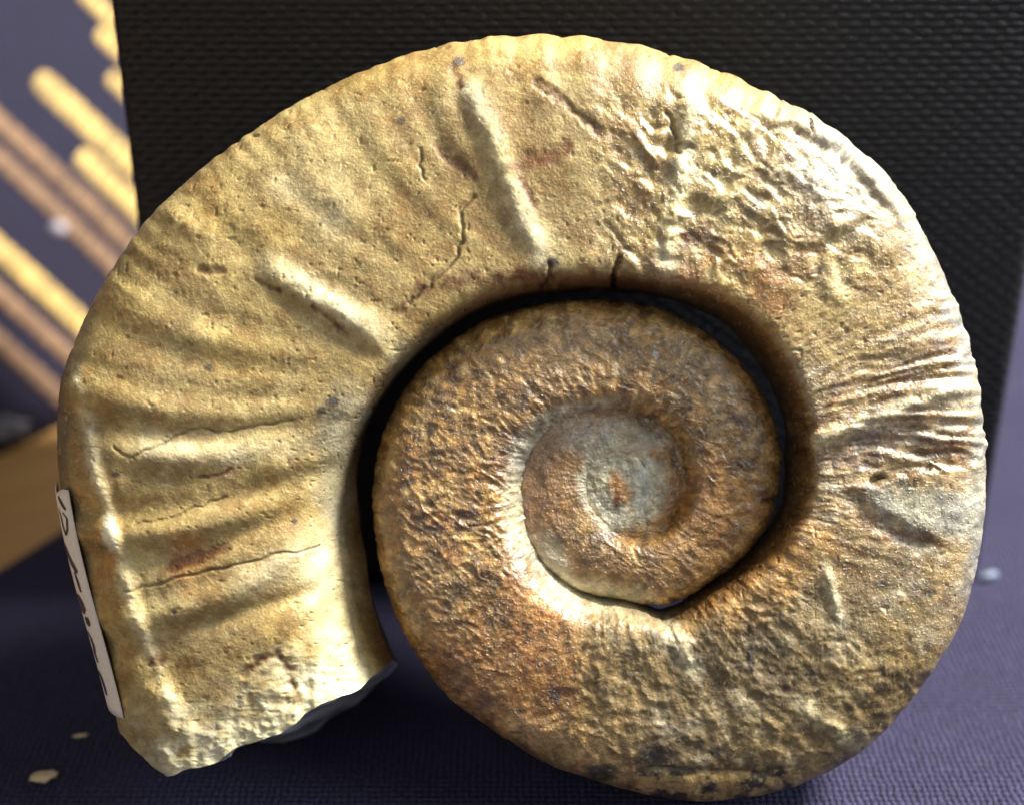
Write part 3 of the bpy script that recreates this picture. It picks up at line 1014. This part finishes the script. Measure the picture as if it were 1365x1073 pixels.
def surf(a_deg, hfrac):
    """point and normal on the venter at a coil angle and height fraction"""
    i = int(np.argmin(np.abs(ANG[:, 0] - a_deg)))
    Hs = np.concatenate([Hc[i, :90], ])
    if hfrac >= 0:
        jx = int(np.argmin(np.abs(Hs - hfrac)))
        return P[i, jx], N[i, jx]
    jj = NW + int(np.argmin(np.where(Wc[i, NW:] < 0.5, np.abs(Hc[i, NW:] - hfrac), 9)))
    return P[i, jj], N[i, jj]


LA, LB, NLb = 180.2, 156.6, 30
lab_h = (0.60, 0.24)
rows = []
for q in range(NLb + 1):
    f = q / NLb
    a_ = LA + (LB - LA) * f
    p1, n1 = surf(a_, lab_h[0])
    p0, n0 = surf(a_, lab_h[1])
    rows.append((p0 + n0 * 4, p1 + n1 * 4))
rows = np.array(rows)
for c in range(2):
    for ax in range(3):
        rows[:, c, ax] = np.polyval(np.polyfit(np.linspace(0, 1, NLb + 1), rows[:, c, ax], 3), np.linspace(0, 1, NLb + 1))


def lab_pt(a, b, lift=0.0):
    f = np.clip(a, 0, 1) * NLb
    i = min(int(f), NLb - 1)
    r0 = rows[i] + (rows[i + 1] - rows[i]) * (f - i)
    p = r0[0] + (r0[1] - r0[0]) * b
    n = np.cross(rows[i + 1][0] - rows[i][0], r0[1] - r0[0])
    n /= np.linalg.norm(n)
    if n[0] > 0:
        n = -n
    bul = 9.0 * 4 * b * (1 - b)
    return p + n * (bul + lift)


NB2 = 6
lv, lf = [], []
for layer in (0.0, -1.6):
    for q in range(NLb + 1):
        for b in range(NB2 + 1):
            a = q / NLb
            if q == 0:
                a = (0.0, 0.012, 0.018, 0.03, 0.012, -0.0, 0.0)[b]
            lv.append(lab_pt(a, b / NB2, layer))
cols = NB2 + 1
half = (NLb + 1) * cols
for q in range(NLb):
    for b in range(NB2):
        i = q * cols + b
        lf.append((i, i + 1, i + cols + 1, i + cols))
        lf.append((half + i, half + i + cols, half + i + cols + 1, half + i + 1))
edge = [q * cols for q in range(NLb + 1)] + [NLb * cols + b for b in range(1, cols)] \
    + [q * cols + NB2 for q in range(NLb - 1, -1, -1)] + [b for b in range(NB2 - 1, 0, -1)]
for q in range(len(edge)):
    a, b = edge[q], edge[(q + 1) % len(edge)]
    lf.append((a, b, half + b, half + a))
label = mesh_obj('paper_label', (np.array(lv) - base_local) * U, lf, M_paper, ammonite)
label['label'] = 'narrow white paper strip with handwritten ink marks'
STROKES = [([(.035, .62), (.06, .72), (.085, .85)], .018), ([(.09, .50), (.12, .58), (.16, .60), (.20, .66), (.17, .78), (.12, .84), (.10, .70)], .011),
           ([(.25, .42), (.29, .52), (.33, .66), (.36, .78)], .030), ([(.36, .66), (.41, .70), (.45, .72)], .014),
           ([(.48, .42), (.50, .50), (.525, .58), (.545, .66)], .060), ([(.565, .66), (.585, .66), (.605, .62)], .030),
           ([(.64, .46), (.665, .58), (.70, .62), (.735, .56), (.775, .60)], .018), ([(.82, .46), (.845, .56), (.88, .60), (.92, .62)], .020)]
for pts, wd in STROKES:
    pts = np.array(pts)
    tt = np.linspace(0, len(pts) - 1, 4 * len(pts))
    a = np.interp(tt, np.arange(len(pts)), pts[:, 0])
    b = np.interp(tt, np.arange(len(pts)), pts[:, 1])
    sv_, sf_ = [], []
    for q in range(len(tt)):
        q0, q1 = max(q - 1, 0), min(q + 1, len(tt) - 1)
        da, db = (a[q1] - a[q0]) * 3.0, b[q1] - b[q0]
        L = math.hypot(da, db) + 1e-6
        ww = wd * 1.5 * (0.55 + 0.45 * math.sin(math.pi * (q + .5) / len(tt)))
        na, nb_ = -db / L * ww / 3.0, da / L * ww * 2.2
        for s_ in (-1, 1):
            sv_.append(lab_pt(a[q] + s_ * na, float(np.clip(b[q] + s_ * nb_, .02, .98)), 0.8))
    for q in range(len(tt) - 1):
        sf_.append((2 * q, 2 * q + 1, 2 * q + 3, 2 * q + 2))
    ink = mesh_obj('ink_mark', (np.array(sv_) - base_local) * U, sf_, M_ink, label)

# ================================================================== BLACK FABRIC-COVERED BLOCK
M_canvas = weave_material('black_canvas_weave', 0, 2, 0.00160, 0.00114, lin((15, 15, 17)), lin((3, 3, 4)),
                          0.00040, 0.40, warp=0.60, weft=1.05, spec=0.34, wob=0.28)
cr_ = on_table(1303, 776)
YB = cr_.y
bl = on_table(238, 776)
bx0, bx1 = bl.x, cr_.x
BH, BD, BR = 0.122, 0.070, 0.0022  # unseen depth made long so the block's shadow covers the wood
sec2 = []
for (cx_, cy_, a0_) in ((bx0 + BR, YB + BR, 180), (bx1 - BR, YB + BR, 270), (bx1 - BR, YB + BD - BR, 0), (bx0 + BR, YB + BD - BR, 90)):
    for q in range(6):
        a_ = math.radians(a0_ + 90 * q / 5)
        sec2.append((cx_ + BR * math.cos(a_), cy_ + BR * math.sin(a_)))
nsec = len(sec2)
zs = [-0.0004, 0.004, 0.03, 0.06, 0.09, 0.11, BH - BR, BH - BR * 0.3, BH]
ins = [0, 0, 0, 0, 0, 0, 0, 0.0007, BR]
mx, my = (bx0 + bx1) / 2, YB + BD / 2
bv, bf = [], []
for z, i_ in zip(zs, ins):
    for (x, y) in sec2:
        bv.append((x - math.copysign(i_, x - mx) - mx, y - math.copysign(i_, y - my) - YB, z))
for q in range(len(zs) - 1):
    for s_ in range(nsec):
        bf.append((q * nsec + s_, q * nsec + (s_ + 1) % nsec, (q + 1) * nsec + (s_ + 1) % nsec, (q + 1) * nsec + s_))
bf.append(tuple(range(nsec - 1, -1, -1)))
bf.append(tuple((len(zs) - 1) * nsec + s_ for s_ in range(nsec)))
block = mesh_obj('display_block', bv, bf, M_canvas)
block.location = (mx, YB, 0)
tag(block, 'upright black block covered in coarse ribbed canvas behind the fossil', 'display block')

# ================================================================== STRIPED FABRIC BEHIND, OUT OF FOCUS
fa, fb = on_table(0, 606, TZ), on_table(78, 570, TZ)
fd = (fb - fa)
fd.z = 0
fd.normalize()
fn_h = Vector((-fd.y, fd.x, 0))
EL = math.radians(62)
fup = fn_h * math.cos(EL) + Vector((0, 0, 1)) * math.sin(EL)
fnrm = fd.cross(fup).normalized()
if fnrm.y > 0:
    fnrm = -fnrm
M_navy = weave_material('striped_fabric_ground', 0, 2, 0.0012, 0.0012, lin((27, 25, 43)), lin((14, 12, 24)), 0.0003, 0.8, spec=0.2)
T0, T1, HF = -0.10, 0.20, 0.30


def fold(s, t):
    return 0.0022 * math.sin(s * 31 + 0.7) + 0.0015 * math.sin(t * 40 + s * 22)


fv, ff = [], []
nu, nv = 40, 36
for layer in (0, -0.002):
    for q in range(nv + 1):
        for r in range(nu + 1):
            s_, t_ = T0 + (T1 - T0) * r / nu, HF * q / nv
            amp = min(1.0, t_ / 0.05)
            fv.append(fd * s_ + fup * t_ + fnrm * (fold(s_, t_) * amp + layer))
c_ = nu + 1
h_ = (nu + 1) * (nv + 1)
for q in range(nv):
    for r in range(nu):
        i = q * c_ + r
        ff.append((i, i + 1, i + c_ + 1, i + c_))
        ff.append((h_ + i, h_ + i + c_, h_ + i + c_ + 1, h_ + i + 1))
edge = [r for r in range(nu + 1)] + [q * c_ + nu for q in range(1, nv + 1)] + [nv * c_ + r for r in range(nu - 1, -1, -1)] + [q * c_ for q in range(nv - 1, 0, -1)]
for q in range(len(edge)):
    a, b = edge[q], edge[(q + 1) % len(edge)]
    ff.append((b, a, h_ + a, h_ + b))
fabric = bpy.data.objects.new('striped_fabric', None)
COL.objects.link(fabric)
fabric.location = fa
tag(fabric, 'blurred navy fabric with gold diagonal woven bands hanging behind', 'fabric')
mesh_obj('ground_cloth', fv, ff, M_navy, fabric)
M_gold = plain('gold_band', lin((184, 154, 88)), 0.7, 0.0002, 0.40, 260.0)
M_tan = plain('tan_band', lin((120, 92, 66)), 0.8, 0.0002, 0.35, 260.0)
BANDS = [((46, 104), (330, 368), 40, 0), ((98, 208), (330, 425), 36, 0), ((-60, 118), (330, 482), 33, 1), ((-60, 170), (330, 530), 32, 1),
         ((-60, 296), (330, 628), 36, 0), ((-60, 352), (330, 678), 30, 1), ((-60, 412), (330, 745), 30, 1),
         ((108, -14), (330, 176), 26, 0), ((132, 40), (330, 215), 28, 0), ((146, 100), (330, 262), 26, 0)]
for (p, q, wpx, kind) in BANDS:
    A = on_plane(p[0], p[1], fa, fnrm) - fa
    B = on_plane(q[0], q[1], fa, fnrm) - fa
    if B.z < 0.002:                                   # bands end at the foot of the fabric
        B = A + (B - A) * ((A.z - 0.002) / (A.z - B.z))
    dirb = (B - A).normalized()
    side = fnrm.cross(dirb).normalized()
    mid = (A + B) / 2
    hw_ = (0.46 if kind == 0 else 0.44) * wpx * ((fa + mid - CAM).dot(-ZL)) / 1900.0
    n_ = 260
    bv2, bf2 = [], []
    L = (B - A).length
    prof2 = [(-1, -0.0004), (-0.96, 0.0005), (-0.55, 0.0008), (0, 0.0009), (0.55, 0.0008), (0.96, 0.0005), (1, -0.0004)]
    keep = []
    for i in range(n_ + 1):
        f = i / n_
        c0 = A + (B - A) * f
        s_, t_ = c0.dot(fd), c0.dot(fup)
        amp = min(1.0, t_ / 0.05)
        endr = math.sqrt(max(0.0, 1 - (1 - min(1.0, f * L / hw_)) ** 2)) * 0.85 + 0.15
        seg = 0.2 + 0.8 * abs(math.sin(math.pi * (f * L / 0.0034))) ** 0.6
        keep.append(abs(math.sin(math.pi * (f * L / 0.0034))) > 0.22)
        jag = 1 + 0.10 * math.sin(i * 1.7 + p[1]) + 0.06 * math.sin(i * 4.1)
        for (b, hz) in prof2:
            bv2.append(c0 + side * (b * hw_ * endr * jag) + fnrm * (fold(s_, t_) * amp + (hz * seg if hz > 0 else hz)))
    m_ = len(prof2)
    for i in range(n_):
        if not keep[i]:
            continue
        for b in range(m_ - 1):
            k0 = i * m_ + b
            bf2.append((k0, k0 + 1, k0 + m_ + 1, k0 + m_))
    mesh_obj('gold_band' if kind == 0 else 'tan_band', bv2, bf2, M_gold if kind == 0 else M_tan, fabric)
# pale bead caught on a band
bp = on_plane(70, 310, fa, fnrm) - fa
M_bead = plain('pale_bead', lin((138, 134, 146)), 0.5, None, 0.04)


def pebble(name, rx, ry, rz, mat, parent=None, seed=0, rough=0.25, nu=14, nv=9):
    v, f = [], []
    r = np.random.default_rng(seed)
    ox, oy = r.uniform(0, 50, 2)
    for q in range(nv + 1):
        ph_ = math.pi * q / nv
        for s_ in range(nu):
            a_ = 2 * math.pi * s_ / nu
            d = np.array([math.sin(ph_) * math.cos(a_), math.sin(ph_) * math.sin(a_), math.cos(ph_)])
            k_ = 1 + rough * float(fbm(np.array([d[0] * 1.6 + ox + d[2]]), np.array([d[1] * 1.6 + oy - d[2]]), seed, 3)[0])
            v.append((d[0] * rx * k_, d[1] * ry * k_, d[2] * rz * k_))
    for q in range(nv):
        for s_ in range(nu):
            f.append((q * nu + s_, (q + 1) * nu + s_, (q + 1) * nu + (s_ + 1) % nu, q * nu + (s_ + 1) % nu))
    return mesh_obj(name, v, f, mat, parent)


bead = pebble('bead', 0.0022, 0.0022, 0.0020, M_bead, fabric, 3, 0.06)
bead.location = bp + fnrm * 0.0022

# crumpled pale paper scrap beside the fabric on the wood
sc_p = on_table(-6, 590, TZ)
M_scrap = plain('scrap_paper', lin((112, 110, 120)), 0.8, None, 0.05)
scr = pebble('paper_scrap', 0.0062, 0.0050, 0.0035, M_scrap, None, 9, 0.6)
scr.location = sc_p + Vector((0, 0, 0.0030))
tag(scr, 'small crumpled white paper scrap on the wood by the striped fabric', 'paper scrap')

# crumbs on the cloth
M_chip = plain('stone_chip', lin((206, 182, 142)), 0.6, 0.0001, 0.2)
M_lint = plain('white_lint', lin((110, 120, 136)), 0.7, None, 0.05)
ch = pebble('stone_chip', 0.0021, 0.0010, 0.0006, M_chip, None, 21, 0.7)
ch.location = on_table(56, 1038) + Vector((0, 0, 0.0004))
ch.rotation_euler = (0, 0, math.radians(10))
tag(ch, 'pale tan stone chip lying on the navy cloth in front', 'stone chip')
ch2 = pebble('stone_sliver', 0.0012, 0.00028, 0.00025, M_chip, None, 22, 0.5)
ch2.location = on_table(108, 981) + Vector((0, 0, 0.0002))
ch2.rotation_euler = (0, 0, math.radians(12))
tag(ch2, 'thin pale sliver on the cloth under the paper label', 'stone sliver')
ln = pebble('lint_tuft', 0.0014, 0.0007, 0.0007, M_lint, None, 23, 0.8)
ln.location = on_table(1318, 771) + Vector((0, 0, 0.0006))
ln.rotation_euler = (0, 0, math.radians(15))
tag(ln, 'white lint tuft at the foot of the black block', 'lint')
